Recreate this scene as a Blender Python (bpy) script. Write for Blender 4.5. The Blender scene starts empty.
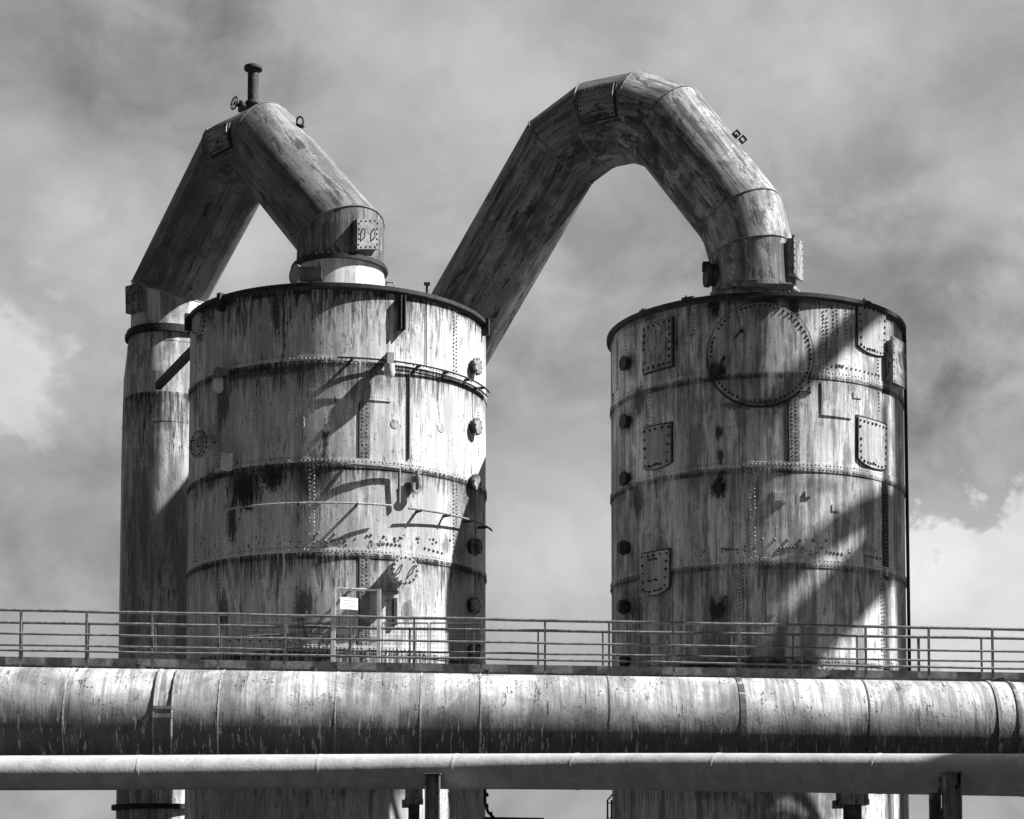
import bpy, math, random
from mathutils import Vector, Matrix
random.seed(7)
C = bpy.context.scene.collection
R = math.radians
PI = math.pi

# ------------------------------------------------------------------ camera
F = 1930.0; PITCH = R(4.0); SHIFT = 0.342; CZ = 1.6
cam_d = bpy.data.cameras.new('camera'); cam = bpy.data.objects.new('camera', cam_d); C.objects.link(cam)
cam_d.sensor_width = 36.0; cam_d.lens = F / 1024 * 36.0; cam_d.shift_y = SHIFT
cam_d.clip_start = 0.1; cam_d.clip_end = 3000
cam.location = (0, 0, CZ); cam.rotation_euler = (PI / 2 + PITCH, 0, 0)
bpy.context.scene.camera = cam
PY0 = 409.5 + SHIFT * 1024
def ray(px, py):
    a = (px - 512) / F; b = (PY0 - py) / F
    return Vector((a, math.cos(PITCH) - b * math.sin(PITCH), math.sin(PITCH) + b * math.cos(PITCH)))
CAM = Vector((0, 0, CZ))
def P(px, py, Y):
    d = ray(px, py); return CAM + d * (Y / d.y)

# ------------------------------------------------------------------ light
SUN_AZ = R(84); SUN_EL = R(45)
S = Vector((math.sin(SUN_AZ) * math.cos(SUN_EL), -math.cos(SUN_AZ) * math.cos(SUN_EL), math.sin(SUN_EL)))
sd = bpy.data.lights.new('sun', 'SUN'); sd.energy = 5.0; sd.angle = R(0.53); sd.color = (1, 0.995, 0.985)
so = bpy.data.objects.new('sun', sd); C.objects.link(so); so.rotation_euler = S.to_track_quat('Z', 'Y').to_euler()
so.location = S * 60
sc = bpy.context.scene
sc.view_settings.view_transform = 'Standard'; sc.view_settings.look = 'None'
sc.view_settings.exposure = 1.0; sc.view_settings.gamma = 1.0; sc.view_settings.use_curve_mapping = False

class NT:
    """small helper to write node graphs as expressions"""
    def __init__(s, tree): s.t = tree; s.n = tree.nodes; s.l = tree.links
    def node(s, typ, **kw):
        n = s.n.new(typ)
        for k, v in kw.items(): setattr(n, k, v)
        return n
    def put(s, sock, v):
        if isinstance(v, bpy.types.NodeSocket): s.l.new(v, sock)
        elif v is not None: sock.default_value = v
    def m(s, op, a, b=None, c=None, clamp=False):
        n = s.node('ShaderNodeMath', operation=op, use_clamp=clamp)
        s.put(n.inputs[0], a)
        if b is not None: s.put(n.inputs[1], b)
        if c is not None: s.put(n.inputs[2], c)
        return n.outputs[0]
    def ss(s, x, lo, hi, a=0.0, b=1.0):
        n = s.node('ShaderNodeMapRange', interpolation_type='SMOOTHSTEP'); n.clamp = True
        s.put(n.inputs[0], x); s.put(n.inputs[1], lo); s.put(n.inputs[2], hi); s.put(n.inputs[3], a); s.put(n.inputs[4], b)
        return n.outputs[0]
    def noise(s, vec, scale=1.0, detail=4.0, rough=0.55, dist=0.0, dims='3D'):
        n = s.node('ShaderNodeTexNoise', noise_dimensions=dims)
        s.put(n.inputs['Vector'], vec); n.inputs['Scale'].default_value = scale
        n.inputs['Detail'].default_value = detail; n.inputs['Roughness'].default_value = rough
        n.inputs['Distortion'].default_value = dist
        return n.outputs[0]
    def map(s, vec, loc=(0, 0, 0), scale=(1, 1, 1), rot=(0, 0, 0)):
        n = s.node('ShaderNodeMapping'); s.put(n.inputs[0], vec)
        n.inputs[1].default_value = loc; n.inputs[2].default_value = rot; n.inputs[3].default_value = scale
        return n.outputs[0]
    def mixf(s, f, a, b):
        n = s.node('ShaderNodeMix', data_type='FLOAT'); s.put(n.inputs[0], f); s.put(n.inputs[2], a); s.put(n.inputs[3], b)
        return n.outputs[0]

# world: monochrome daylight sky with a bank of cloud beyond the works
w = bpy.data.worlds.new('World'); sc.world = w; w.use_nodes = True
T = NT(w.node_tree); T.n.clear()
out = T.node('ShaderNodeOutputWorld'); bg = T.node('ShaderNodeBackground'); T.l.new(bg.outputs[0], out.inputs[0])
sky = T.node('ShaderNodeTexSky', sky_type='NISHITA'); sky.sun_disc = False
sky.sun_elevation = SUN_EL; sky.sun_rotation = R(96); sky.air_density = 1.0; sky.dust_density = 0.4
bw = T.node('ShaderNodeRGBToBW'); T.l.new(sky.outputs[0], bw.inputs[0])
STR = 0.1; bg.inputs[1].default_value = STR
tc = T.node('ShaderNodeTexCoord'); D = tc.outputs['Generated']
sep = T.node('ShaderNodeSeparateXYZ'); T.l.new(D, sep.inputs[0])
def dist_blob(px, py, rad, soft=1.0):
    v = ray(px, py).normalized()
    n = T.node('ShaderNodeVectorMath', operation='DISTANCE'); T.l.new(D, n.inputs[0]); n.inputs[1].default_value = v
    return T.m('DIVIDE', n.outputs['Value'], rad / F)
n_big = T.noise(T.map(D, loc=(3.1, 1.7, 0.4), scale=(1, 1, 1.5)), 5.0, 5, .55, .3)
n_mid = T.noise(T.map(D, loc=(0.3, 5.7, 2.4), scale=(1, 1, 1.3)), 17.0, 8, .58, .4)
n_fin = T.noise(D, 60.0, 6, .6)
val = T.m('ADD', 0.425, T.m('MULTIPLY', T.m('SUBTRACT', n_big, .5), .42))
val = T.m('ADD', val, T.m('MULTIPLY', T.m('SUBTRACT', n_mid, .5), .42))
n_puff = T.noise(T.map(D, loc=(1.9, 3.3, 8.1), scale=(1, 1, 1.2)), 30.0, 8, .6, .2)
warp = T.m('ADD', T.m('MULTIPLY', T.m('SUBTRACT', n_mid, .5), 3.0), T.m('MULTIPLY', T.m('SUBTRACT', n_puff, .5), 1.6))
warp = T.m('ADD', warp, T.m('MULTIPLY', T.m('SUBTRACT', n_fin, .5), .7))
def blob(px, py, rad, amt, lo=.7, hi=1.1, k=1.0):
    global val
    d = T.m('ADD', dist_blob(px, py, rad), T.m('MULTIPLY', warp, k))
    val = T.m('ADD', val, T.ss(d, lo, hi, amt, 0.0))
for a in (SKY := [
        (1000, 610, 140, .30, .72, .92, .6), (930, 560, 60, .10, .5, 1.2, .8),
        (-15, 370, 85, .24, .5, 1.05, .8), (95, 215, 90, .17, .1, 1.1, .7), (20, 130, 60, .06, .1, 1.1, .7),
        (560, 540, 120, .11, .2, 1.2, .8), (640, 20, 190, .07, .2, 1.2, .8), (850, 40, 110, .07, .2, 1.2, .9),
        (440, 20, 130, .05, .1, 1.1, .7), (970, 190, 50, .05, .2, 1.1, .9), (235, 245, 70, .10, .2, 1.1, .8),
        (130, 90, 160, -.08, .1, 1.2, .6), (870, 310, 200, -.10, .2, 1.1, .6), (70, 520, 130, -.05, .1, 1.1, .6),
        (600, 330, 160, -.07, .1, 1.2, .6), (960, 330, 90, -.03, .1, 1.1, .7), (760, 5, 40, -.05, .1, 1.0, .6),
        (550, 600, 90, .03, .1, 1.2, .5), (1000, 440, 90, -.04, .2, 1.1, .6)]):
    blob(*a)
val = T.m('MAXIMUM', val, .08)
front = T.m('ADD', T.m('MULTIPLY', sep.outputs[1], .95), T.m('MULTIPLY', sep.outputs[2], .3))
cover = T.ss(T.m('ADD', front, T.m('MULTIPLY', T.m('SUBTRACT', n_big, .5), 1.0)), .15, .75)
vcl = T.m('DIVIDE', val, STR)
mx = T.mixf(cover, T.m('MULTIPLY', bw.outputs[0], 0.11), T.m('MULTIPLY', vcl, 0.49))
T.l.new(mx, bg.inputs[0])

# ------------------------------------------------------------------ materials
def new_mat(name):
    m = bpy.data.materials.new(name); m.use_nodes = True
    t = NT(m.node_tree); t.n.clear()
    o = t.node('ShaderNodeOutputMaterial'); b = t.node('ShaderNodeBsdfPrincipled'); t.l.new(b.outputs[0], o.inputs[0])
    return m, t, b
def finish(t, b, col, rough, bumpv=None, bstr=.3, bdist=.02, metal=0.0):
    t.put(b.inputs['Base Color'], col)
    t.put(b.inputs['Roughness'], rough); b.inputs['Metallic'].default_value = metal
    b.inputs['Specular IOR Level'].default_value = .3
    if bumpv is not None:
        n = t.node('ShaderNodeBump'); n.inputs['Strength'].default_value = bstr; n.inputs['Distance'].default_value = bdist
        t.put(n.inputs['Height'], bumpv); t.l.new(n.outputs[0], b.inputs['Normal'])

def weathered(name, light=.5, mid=.3, dark=.03, rustamt=.45, flow='v', off=(0, 0), seams=(), stains=(), clean=(), speck=.3, bump=.35, coord='UV', seamlen=.55, plates=0.0, rough=.62, mott=0.0, peel=None, soot_shade=None):
    """old paint over steel: long rain streaks, rust runs below seams, flaked patches, specks"""
    m, t, b = new_mat(name)
    tc = t.node('ShaderNodeTexCoord'); V = t.map(tc.outputs['UV'], loc=(off[0], off[1], 0))
    sp = t.node('ShaderNodeSeparateXYZ'); t.l.new(tc.outputs['UV'], sp.inputs[0]); U_, V_ = sp.outputs[0], sp.outputs[1]
    stv = lambda k: (1, k, 1) if flow == 'v' else (k, 1, 1)
    fa = t.noise(t.map(V, loc=(1.3, 4.1, .2), scale=stv(.055)), 4.5, 7, .66, .1)
    fb = t.noise(t.map(V, loc=(9.3, 2.1, 3.2), scale=stv(.05)), 26.0, 4, .65)
    fc = t.noise(t.map(V, loc=(3.3, 6.1, 5.2), scale=stv(.10)), 17.0, 8, .74, .1)
    fw = t.noise(t.map(V, loc=(5.3, 7.1, 1.2), scale=stv(.22)), 1.5, 5, .6, .3)
    sp1 = t.noise(V, 15.0, 7, .72, .2)
    sp2 = t.noise(V, 2.1, 7, .66, .5)
    tone = t.m('ADD', t.m('MULTIPLY', fa, .45), t.m('ADD', t.m('MULTIPLY', fb, .12), t.m('ADD', t.m('MULTIPLY', sp2, .23), t.m('MULTIPLY', fw, .20))))
    base = t.ss(tone, .45, .54)
    col = t.mixf(base, mid, light)
    col = t.mixf(t.ss(fw, .36, .58, .55, 0), col, mid * .65)
    col = t.m('MULTIPLY', col, t.mixf(t.ss(fb, .35, .65), .86, 1.08))
    if peel:
        psc, pth, pval, pamt = peel
        pn = t.noise(t.map(V, loc=(2.7, .9, 4.4), scale=stv(.35)), psc, 9, .72, .35)
        pk = t.m('MULTIPLY', t.ss(pn, pth, pth + .02), t.ss(sp2, .42, .52))
        col = t.mixf(t.m('MULTIPLY', pk, pamt), col, pval)
        dn = t.noise(t.map(V, loc=(7.7, 3.9, 1.4), scale=stv(.3)), psc * .8, 9, .72, .4)
        col = t.mixf(t.ss(dn, .575, .60, 0, .8), col, dark * 1.6)
    thr = t.m('MULTIPLY', t.ss(fc, .57, .595), t.ss(sp2, .49, .55))
    col = t.mixf(t.m('MULTIPLY', thr, rustamt * 1.6, clamp=True), col, dark)
    thin = t.m('MULTIPLY', t.ss(fa, .57, .66), t.ss(fw, .45, .6))
    col = t.mixf(t.m('MULTIPLY', thin, rustamt * 1.2, clamp=True), col, dark * 2)
    fl = t.m('MULTIPLY', t.ss(sp1, .575, .60), t.ss(sp2, .48, .56))
    col = t.mixf(t.m('MULTIPLY', fl, speck * 2, clamp=True), col, dark * 1.5)
    gr = t.noise(V, 70.0, 3, .7)
    col = t.m('MULTIPLY', col, t.mixf(t.ss(gr, .35, .65), .80, 1.14))
    sp3 = t.noise(t.map(V, loc=(4.4, 8.8, 2.2), scale=stv(.5)), 34.0, 5, .75, .1)
    col = t.mixf(t.m('MULTIPLY', t.m('MULTIPLY', t.ss(sp3, .60, .63), t.ss(sp2, .44, .60)), .75), col, dark * 2)
    if mott: col = t.m('MULTIPLY', col, t.mixf(t.ss(t.noise(V, .8, 6, .65, .7), .38, .62), 1 - mott, 1.1))
    if soot_shade:
        # soot runs and painted-in shade darken the pipe's belly with a ragged upper edge, lime drips washed down over them
        ue, sg_ = soot_shade; dd = t.m('MULTIPLY', t.m('SUBTRACT', U_, ue), sg_)
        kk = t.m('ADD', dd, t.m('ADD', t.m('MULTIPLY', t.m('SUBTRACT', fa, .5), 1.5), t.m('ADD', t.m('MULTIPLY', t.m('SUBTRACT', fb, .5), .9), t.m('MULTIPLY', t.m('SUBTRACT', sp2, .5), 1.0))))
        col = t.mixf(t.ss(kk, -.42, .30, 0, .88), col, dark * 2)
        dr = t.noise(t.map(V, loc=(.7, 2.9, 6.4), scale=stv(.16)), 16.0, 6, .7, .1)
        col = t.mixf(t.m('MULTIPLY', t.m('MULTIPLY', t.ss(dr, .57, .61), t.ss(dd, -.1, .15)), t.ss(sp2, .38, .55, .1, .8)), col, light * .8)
    rust = None; lines = None
    if seams:
        ln = t.m('MULTIPLY', t.m('POWER', t.m('MAXIMUM', t.m('ADD', fc, t.m('MULTIPLY', t.m('SUBTRACT', fw, .5), 1.2)), 0.0), 3.5), seamlen * 9)
        for s_ in seams:
            d = t.m('SUBTRACT', s_ - .04, V_)
            k = t.m('SUBTRACT', 1.0, t.m('DIVIDE', d, t.m('ADD', ln, .05)), clamp=True)
            k = t.m('MULTIPLY', t.m('POWER', k, .6), t.m('GREATER_THAN', d, -.05))
            rust = k if rust is None else t.m('MAXIMUM', rust, k)
            e = t.ss(t.m('ABSOLUTE', t.m('ADD', d, -.035)), .02, .065, 1, 0)
            lines = e if lines is None else t.m('MAXIMUM', lines, e)
        rk = t.m('MULTIPLY', rust, t.ss(t.m('ADD', t.m('MULTIPLY', fb, .4), t.m('MULTIPLY', fc, .6)), .43, .52))
        col = t.mixf(t.m('MULTIPLY', rk, rustamt * 1.9, clamp=True), col, dark)
        col = t.mixf(t.m('MULTIPLY', lines, t.ss(fw, .35, .6, 1.0, .15)), col, dark)  # dark line under each lap paints in its shadow gap
    def rad(su, sv, ru, rv):
        du = t.m('DIVIDE', t.m('SUBTRACT', U_, su), ru); dv = t.m('DIVIDE', t.m('SUBTRACT', V_, sv), rv)
        return t.m('SQRT', t.m('ADD', t.m('MULTIPLY', du, du), t.m('MULTIPLY', dv, dv)))
    if stains or clean: wn = t.m('ADD', t.m('MULTIPLY', t.m('SUBTRACT', sp1, .5), 1.4), t.m('MULTIPLY', t.m('SUBTRACT', fc, .5), 3.2))
    for (su, sv, ru, rv, amt) in stains:
        col = t.mixf(t.ss(t.m('ADD', rad(su, sv, ru, rv), wn), .45, .95, amt, 0), col, dark)
    for (su, sv, ru, rv, amt) in clean:
        col = t.mixf(t.ss(t.m('ADD', rad(su, sv, ru, rv), wn), .4, .9, amt, 0), col, .72)
    h = t.m('ADD', t.m('MULTIPLY', fc, .35), t.m('ADD', t.m('MULTIPLY', sp1, .3), t.m('MULTIPLY', fl, -.5)))
    dent = t.noise(V, .9, 2, .5)
    h = t.m('ADD', h, t.m('MULTIPLY', dent, 2.2))
    finish(t, b, col, t.mixf(base, rough + .15, rough), h, bump, .035)
    return m
def simple(name, base=.05, var=.5, scale=6.0, rough=.7, bump=.2, metal=0.0):
    m, t, b = new_mat(name)
    tc = t.node('ShaderNodeTexCoord'); V = tc.outputs['Object']
    n = t.noise(V, scale, 6, .65, .3); n2 = t.noise(V, scale * 5, 4, .6)
    k = t.ss(t.m('ADD', t.m('MULTIPLY', n, .7), t.m('MULTIPLY', n2, .3)), .35, .65)
    finish(t, b, t.mixf(k, base * (1 - var), base * (1 + var)), rough, n2, bump, .01, metal)
    return m
M = {}
M['dark'] = simple('rusted_dark_steel', .035, .5)
M['rust'] = simple('rust_crust', .06, .6, 9)
M['grey'] = simple('worn_grey_paint', .22, .45, 5)
M['pale'] = simple('chalky_pale_paint', .6, .25, 5)
M['rail'] = simple('weathered_rail', .17, .5, 9, .5)
M['rivet'] = simple('rivet_steel', .18, .6, 12, .6)
M['rivet_light'] = simple('painted_rivet', .40, .5, 12, .6)
M['sign'] = simple('sign_enamel', .85, .06, 5, .4, 0)
M['ink'] = simple('faded_sign_ink', .35, .1, 5)
M['concrete'] = simple('stained_concrete', .25, .4, 1.5, .9)
M['ground'] = simple('yard_cinders', .02, .35, .8, .95, .5)

# ------------------------------------------------------------------ mesh helpers
class MB:
    def __init__(s): s.v = []; s.f = []; s.uv = []; s.sm = []; s.mi = []; s.cur = 0
    def add(s, vs, fs, uvs=None, smooth=False):
        o = len(s.v); s.v += [tuple(v) for v in vs]
        for i, f in enumerate(fs):
            s.f.append([o + k for k in f]); s.sm.append(smooth); s.mi.append(s.cur)
            if uvs is not None and callable(uvs): s.uv.append(uvs(i, f))
            elif uvs is not None: s.uv.append([uvs[k] for k in f])
            else: s.uv.append([(vs[k][0], vs[k][2]) for k in f])
    def box(s, c, size, rot=None):
        c = Vector(c); hx, hy, hz = [k / 2 for k in size]
        pts = [Vector((x, y, z)) for x in (-hx, hx) for y in (-hy, hy) for z in (-hz, hz)]
        if rot is not None: pts = [rot @ p for p in pts]
        s.add([c + p for p in pts], [(0, 1, 3, 2), (4, 6, 7, 5), (0, 4, 5, 1), (2, 3, 7, 6), (0, 2, 6, 4), (1, 5, 7, 3)])
    def bar(s, a, b, w, h=None, up=(0, 0, 1)):
        a = Vector(a); b = Vector(b); h = h or w; t = (b - a).normalized(); u = Vector(up)
        x = t.cross(u)
        if x.length < 1e-3: x = t.cross(Vector((0, 1, 0)))
        x.normalize(); z = x.cross(t)
        s.box((a + b) / 2, (w, (b - a).length, h), Matrix((x, t, z)).transposed())
    def tube(s, path, r, n=10, caps=True):
        path = [Vector(p) for p in path]; rr = r if isinstance(r, (list, tuple)) else [r] * len(path)
        t0 = (path[1] - path[0]).normalized(); a = t0.cross(Vector((0, 0, 1)))
        if a.length < 1e-3: a = Vector((1, 0, 0))
        a.normalize(); vs = []; uv = []; L = 0
        for i, p in enumerate(path):
            if i == 0: t = t0
            elif i == len(path) - 1: t = (path[i] - path[i - 1]).normalized()
            else: t = ((path[i + 1] - p).normalized() + (p - path[i - 1]).normalized()).normalized()
            a = (a - t * a.dot(t)).normalized(); b = t.cross(a)
            if i: L += (p - path[i - 1]).length
            for k in range(n):
                an = 2 * PI * k / n
                vs.append(p + (a * math.cos(an) + b * math.sin(an)) * rr[i]); uv.append((an * rr[i], L))
        fs = []
        for i in range(len(path) - 1):
            for k in range(n):
                fs.append((i * n + k, i * n + (k + 1) % n, (i + 1) * n + (k + 1) % n, (i + 1) * n + k))
        s.add(vs, fs, uv, True)
        if caps:
            m = (len(path) - 1) * n
            s.add(vs[:n], [tuple(range(n - 1, -1, -1))]); s.add(vs[m:], [tuple(range(n))])
    def lathe(s, c, prof, n=144, smooth=True, axis=None):
        """profile (r, z) around the vertical through c; z absolute"""
        cx, cy = c
        for j in range(len(prof) - 1):
            (r0, z0), (r1, z1) = prof[j], prof[j + 1]
            vs = []; uv = []
            for k in range(n + 1):
                th = -PI + 2 * PI * k / n
                for (r, z) in ((r0, z0), (r1, z1)):
                    vs.append((cx + r * math.sin(th), cy - r * math.cos(th), z))
                    uv.append((max(r0, r1) * th, z if abs(z1 - z0) > abs(r1 - r0) * .3 else z + r))
            s.add(vs, [(2 * k, 2 * k + 2, 2 * k + 3, 2 * k + 1) for k in range(n)], uv, smooth)
    def disc(s, c, nrm, r, th, n=28, edge=0.0):
        """thick disc from c outward along nrm"""
        c = Vector(c); nrm = Vector(nrm).normalized(); a = nrm.cross(Vector((0, 0, 1)))
        if a.length < 1e-3: a = Vector((1, 0, 0))
        a.normalize(); b = nrm.cross(a)
        ring = lambda rr, h: [c + nrm * h + (a * math.cos(2 * PI * k / n) + b * math.sin(2 * PI * k / n)) * rr for k in range(n)]
        vs = ring(r, 0) + ring(r, th - edge) + ring(r - edge, th)
        fs = [(i * n + (k + 1) % n, i * n + k, (i + 1) * n + k, (i + 1) * n + (k + 1) % n) for i in range(2) for k in range(n)]
        s.add(vs, fs, None, True); s.add(ring(r - edge, th), [tuple(range(n))][::1]); s.add(ring(r, 0), [tuple(range(n - 1, -1, -1))])
    def dome(s, c, nrm, r, n=7):
        c = Vector(c); nrm = Vector(nrm).normalized(); a = nrm.cross(Vector((.3, .2, 1))).normalized(); b = nrm.cross(a)
        vs = []
        for (q, h) in ((1, 0), (.78, .55)):
            for k in range(n):
                an = 2 * PI * k / n; vs.append(c + nrm * h * r + (a * math.cos(an) + b * math.sin(an)) * r * q)
        vs.append(c + nrm * r * .85)
        fs = [(k, (k + 1) % n, n + (k + 1) % n, n + k) for k in range(n)] + [(n + k, n + (k + 1) % n, 2 * n) for k in range(n)]
        s.add(vs, fs, None, True)
    def build(s, name, mat, parent=None, weld=False):
        me = bpy.data.meshes.new(name); me.from_pydata(s.v, [], s.f)
        ul = me.uv_layers.new(name='UVMap')
        flat = [c for f in s.uv for p in f for c in (p[0], p[1])]
        ul.data.foreach_set('uv', flat); me.polygons.foreach_set('use_smooth', s.sm)
        for mt_ in (mat if isinstance(mat, list) else [mat]): me.materials.append(mt_ if not isinstance(mt_, str) else M[mt_])
        me.polygons.foreach_set('material_index', s.mi); me.update()
        o = bpy.data.objects.new(name, me); C.objects.link(o)
        if parent is not None:
            o.parent = parent; q = parent
            off = Vector((0, 0, 0))
            while q is not None: off += q.location; q = q.parent
            me.transform(Matrix.Translation(-off))
        return o
def tag(o, label=None, cat=None, group=None, kind=None):
    if label: o['label'] = label
    if cat: o['category'] = cat
    if group: o['group'] = group
    if kind: o['kind'] = kind
    return o
def thing(name, loc, label, cat, group=None):
    o = bpy.data.objects.new(name, None); o.empty_display_size = .3; C.objects.link(o); o.location = loc
    return tag(o, label, cat, group)

class Cyl:
    """surface of a straight round shell: u = metres round it from the side facing the street, v = metres along it"""
    def __init__(s, a, b, r, ref=None):
        s.a = Vector(a); s.t = (Vector(b) - s.a).normalized(); s.r = r
        n = Vector(ref or (0, -1, 0)); s.n = (n - s.t * n.dot(s.t)).normalized(); s.b = s.t.cross(s.n)
        if abs(s.t.z) > .7 and s.b.x * (1 if s.t.z > 0 else -1) < 0: pass
    def p(s, u, v, o=0):
        th = u / s.r; return s.a + s.t * v + (s.n * math.cos(th) + s.b * math.sin(th)) * (s.r + o)
    def nrm(s, u): th = u / s.r; return s.n * math.cos(th) + s.b * math.sin(th)
    def hit(s, px, py, grow=0):
        d = ray(px, py); m = CAM - s.a; dd = d - s.t * d.dot(s.t); mm = m - s.t * m.dot(s.t); r = s.r + grow
        A = dd.dot(dd); B = 2 * dd.dot(mm); Cc = mm.dot(mm) - r * r; disc = B * B - 4 * A * Cc
        k = (-B - math.sqrt(max(disc, 0))) / (2 * A); q = CAM + d * k; w = q - s.a
        return (math.atan2(w.dot(s.b), w.dot(s.n)) * s.r, w.dot(s.t))
def tank_surf(cx, cy, r): return Cyl((cx, cy, 0), (cx, cy, 1), r)

def bent_plate(mb, S_, outline, th=.03, off=0.0, rings=5, center=None):
    """plate following a shell; outline = (u, v) points, any convex shape"""
    if center is None: center = (sum(p[0] for p in outline) / len(outline), sum(p[1] for p in outline) / len(outline))
    dense = []
    for i in range(len(outline)):
        a = outline[i]; b = outline[(i + 1) % len(outline)]; L = math.hypot(b[0] - a[0], b[1] - a[1]); k = max(1, int(L / .12))
        for j in range(k): dense.append((a[0] + (b[0] - a[0]) * j / k, a[1] + (b[1] - a[1]) * j / k))
    n = len(dense); vs = [S_.p(center[0], center[1], off + th)]; uv = [center]
    for r_ in range(1, rings + 1):
        for (u, v) in dense:
            q = (center[0] + (u - center[0]) * r_ / rings, center[1] + (v - center[1]) * r_ / rings)
            vs.append(S_.p(q[0], q[1], off + th)); uv.append(q)
    fs = [(0, 1 + k, 1 + (k + 1) % n) for k in range(n)]
    for r_ in range(rings - 1):
        a = 1 + r_ * n; b = a + n
        fs += [(a + k, b + k, b + (k + 1) % n, a + (k + 1) % n) for k in range(n)]
    mb.add(vs, fs, uv, False)
    v2 = [S_.p(u, v, off + th) for (u, v) in dense] + [S_.p(u, v, -.01) for (u, v) in dense]
    mb.add(v2, [(k, n + k, n + (k + 1) % n, (k + 1) % n) for k in range(n)], dense + dense, False)
def along(pts, step, closed=False):
    out = []; P_ = list(pts) + ([pts[0]] if closed else [])
    for i in range(len(P_) - 1):
        a, b = P_[i], P_[i + 1]; L = math.hypot(b[0] - a[0], b[1] - a[1]); k = max(1, round(L / step))
        for j in range(k): out.append((a[0] + (b[0] - a[0]) * j / k, a[1] + (b[1] - a[1]) * j / k))
    if not closed: out.append(P_[-1])
    return out
def rivet_row(mb, S_, pts, off=.0, r=.024, step=.085, closed=False):
    for (u, v) in along(pts, step, closed):
        if random.random() < .035: continue
        mb.dome(S_.p(u + random.gauss(0, .004), v + random.gauss(0, .004), off), S_.nrm(u), r * random.uniform(.8, 1.15))
def shrink(outline, d):
    cx = sum(p[0] for p in outline) / len(outline); cy = sum(p[1] for p in outline) / len(outline)
    o = []
    for (u, v) in outline:
        L = math.hypot(u - cx, v - cy) or 1; k = max(0, 1 - d * 1.25 / L); o.append((cx + (u - cx) * k, cy + (v - cy) * k))
    return o
def shell_tube(mb, S_, pts, off, r, step=.25):
    mb.tube([S_.p(u, v, off) for (u, v) in along(pts, step)], r, 8)

# ------------------------------------------------------------------ ground
g = MB(); g.add([(-1500, -1500, 0), (1500, -1500, 0), (1500, 1500, 0), (-1500, 1500, 0)], [(0, 1, 2, 3)])
tag(g.build('ground', 'ground'), kind='structure')

# ------------------------------------------------------------------ the two vessels
T1 = dict(px=338.3, py=39.0, Rr=3.02); T2 = dict(px=756.0, py=39.45, Rr=3.0)
def cx_of(px, Y, py=450): return P(px, py, Y).x
for q in (T1, T2):
    q['x'] = cx_of(q['px'], q['py']); q['S'] = tank_surf(q['x'], q['py'], q['Rr'])
    q['zt'] = P(q['px'], 288 if q is T1 else 297, q['py'] - q['Rr']).z
def z_at(q, py): return q['S'].hit(q['px'], py + 2)[1]
seam_px1 = [359, 461, 551, 648, 745]; seam_px2 = [371, 465, 561, 657, 753]
T1['seams'] = [z_at(T1, y) for y in seam_px1]; T2['seams'] = [z_at(T2, y) for y in seam_px2]
def st(q, *rows):
    o = []
    for (px, py, rx, ry, amt) in rows:
        u, v = q['S'].hit(px, py); k = 39.4 / F
        cs = max(.25, math.cos(u / q['Rr'])); o.append((u, v, rx * k / cs, ry * k, amt))
    return o
M['tank1'] = weathered('vessel_paint_streaked', .76, .53, .022, .50, 'v', (0, 0), [T1['zt']] + T1['seams'],
    st(T1, (245, 490, 22, 26, 1), (272, 478, 16, 18, 1), (232, 520, 8, 30, .9), (276, 312, 5, 28, .9), (322, 470, 14, 26, .75), (303, 480, 10, 28, .6),
       (326, 437, 5, 22, .9), (223, 402, 8, 30, .8), (200, 325, 9, 22, .9), (304, 604, 14, 22, .8), (222, 612, 8, 22, .8), (470, 500, 8, 18, .6),
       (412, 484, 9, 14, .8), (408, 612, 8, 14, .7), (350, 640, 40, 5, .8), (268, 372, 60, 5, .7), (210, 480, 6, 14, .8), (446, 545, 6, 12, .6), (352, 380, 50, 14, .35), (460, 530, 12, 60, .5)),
    speck=.28)
M['tank2'] = weathered('vessel_paint_sooty', .77, .28, .02, .32, 'v', (17, 3), [T2['zt']] + T2['seams'],
    st(T2, (717, 371, 10, 12, 1), (718, 487, 10, 14, 1), (720, 432, 6, 9, .9), (721, 456, 5, 9, .9), (719, 610, 12, 14, .9), (660, 345, 18, 28, .8),
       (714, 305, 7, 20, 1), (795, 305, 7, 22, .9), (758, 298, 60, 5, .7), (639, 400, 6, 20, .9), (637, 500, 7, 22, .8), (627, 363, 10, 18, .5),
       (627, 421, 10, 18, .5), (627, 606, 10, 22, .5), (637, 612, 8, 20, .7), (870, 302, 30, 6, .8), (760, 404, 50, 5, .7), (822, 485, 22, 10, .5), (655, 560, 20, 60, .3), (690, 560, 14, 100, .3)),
    speck=.22)
M['cone'] = weathered('nozzle_cone_paint', .74, .55, .04, .4, 'v', (4, 1), speck=.3)
M['riser'] = weathered('riser_paint', .80, .34, .03, .5, 'v', (31, 2), [P(168, 335, 45).z, P(168, 420, 45).z], speck=.35, seamlen=1.0)
M['duct1'] = weathered('duct_paint_dull', .29, .15, .02, .5, 'v', (3, 8), speck=.7, mott=.25, peel=(3.2, .58, .40, .35))
M['duct2'] = weathered('duct_paint_flaking', .32, .13, .016, .6, 'v', (11, 5), speck=.6, mott=.25, peel=(3.4, .575, .50, .40))
M['duct2b'] = weathered('duct_paint_pale_flaking', .36, .11, .02, .45, 'v', (2, 5), speck=1.0, mott=.25, peel=(5.5, .54, .62, .5))
M['nozzle'] = weathered('nozzle_paint', .26, .10, .025, .6, 'v', (6, 9), speck=.4, peel=(4, .56, .6, .5))
M['main'] = weathered('gas_main_paint', .72, .42, .022, .5, 'h', (1, 2), speck=.35, mott=.3, bump=.6)
M['smallpipe'] = simple('water_pipe_paint', .52, .16, 3.2, .5, .5)
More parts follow.
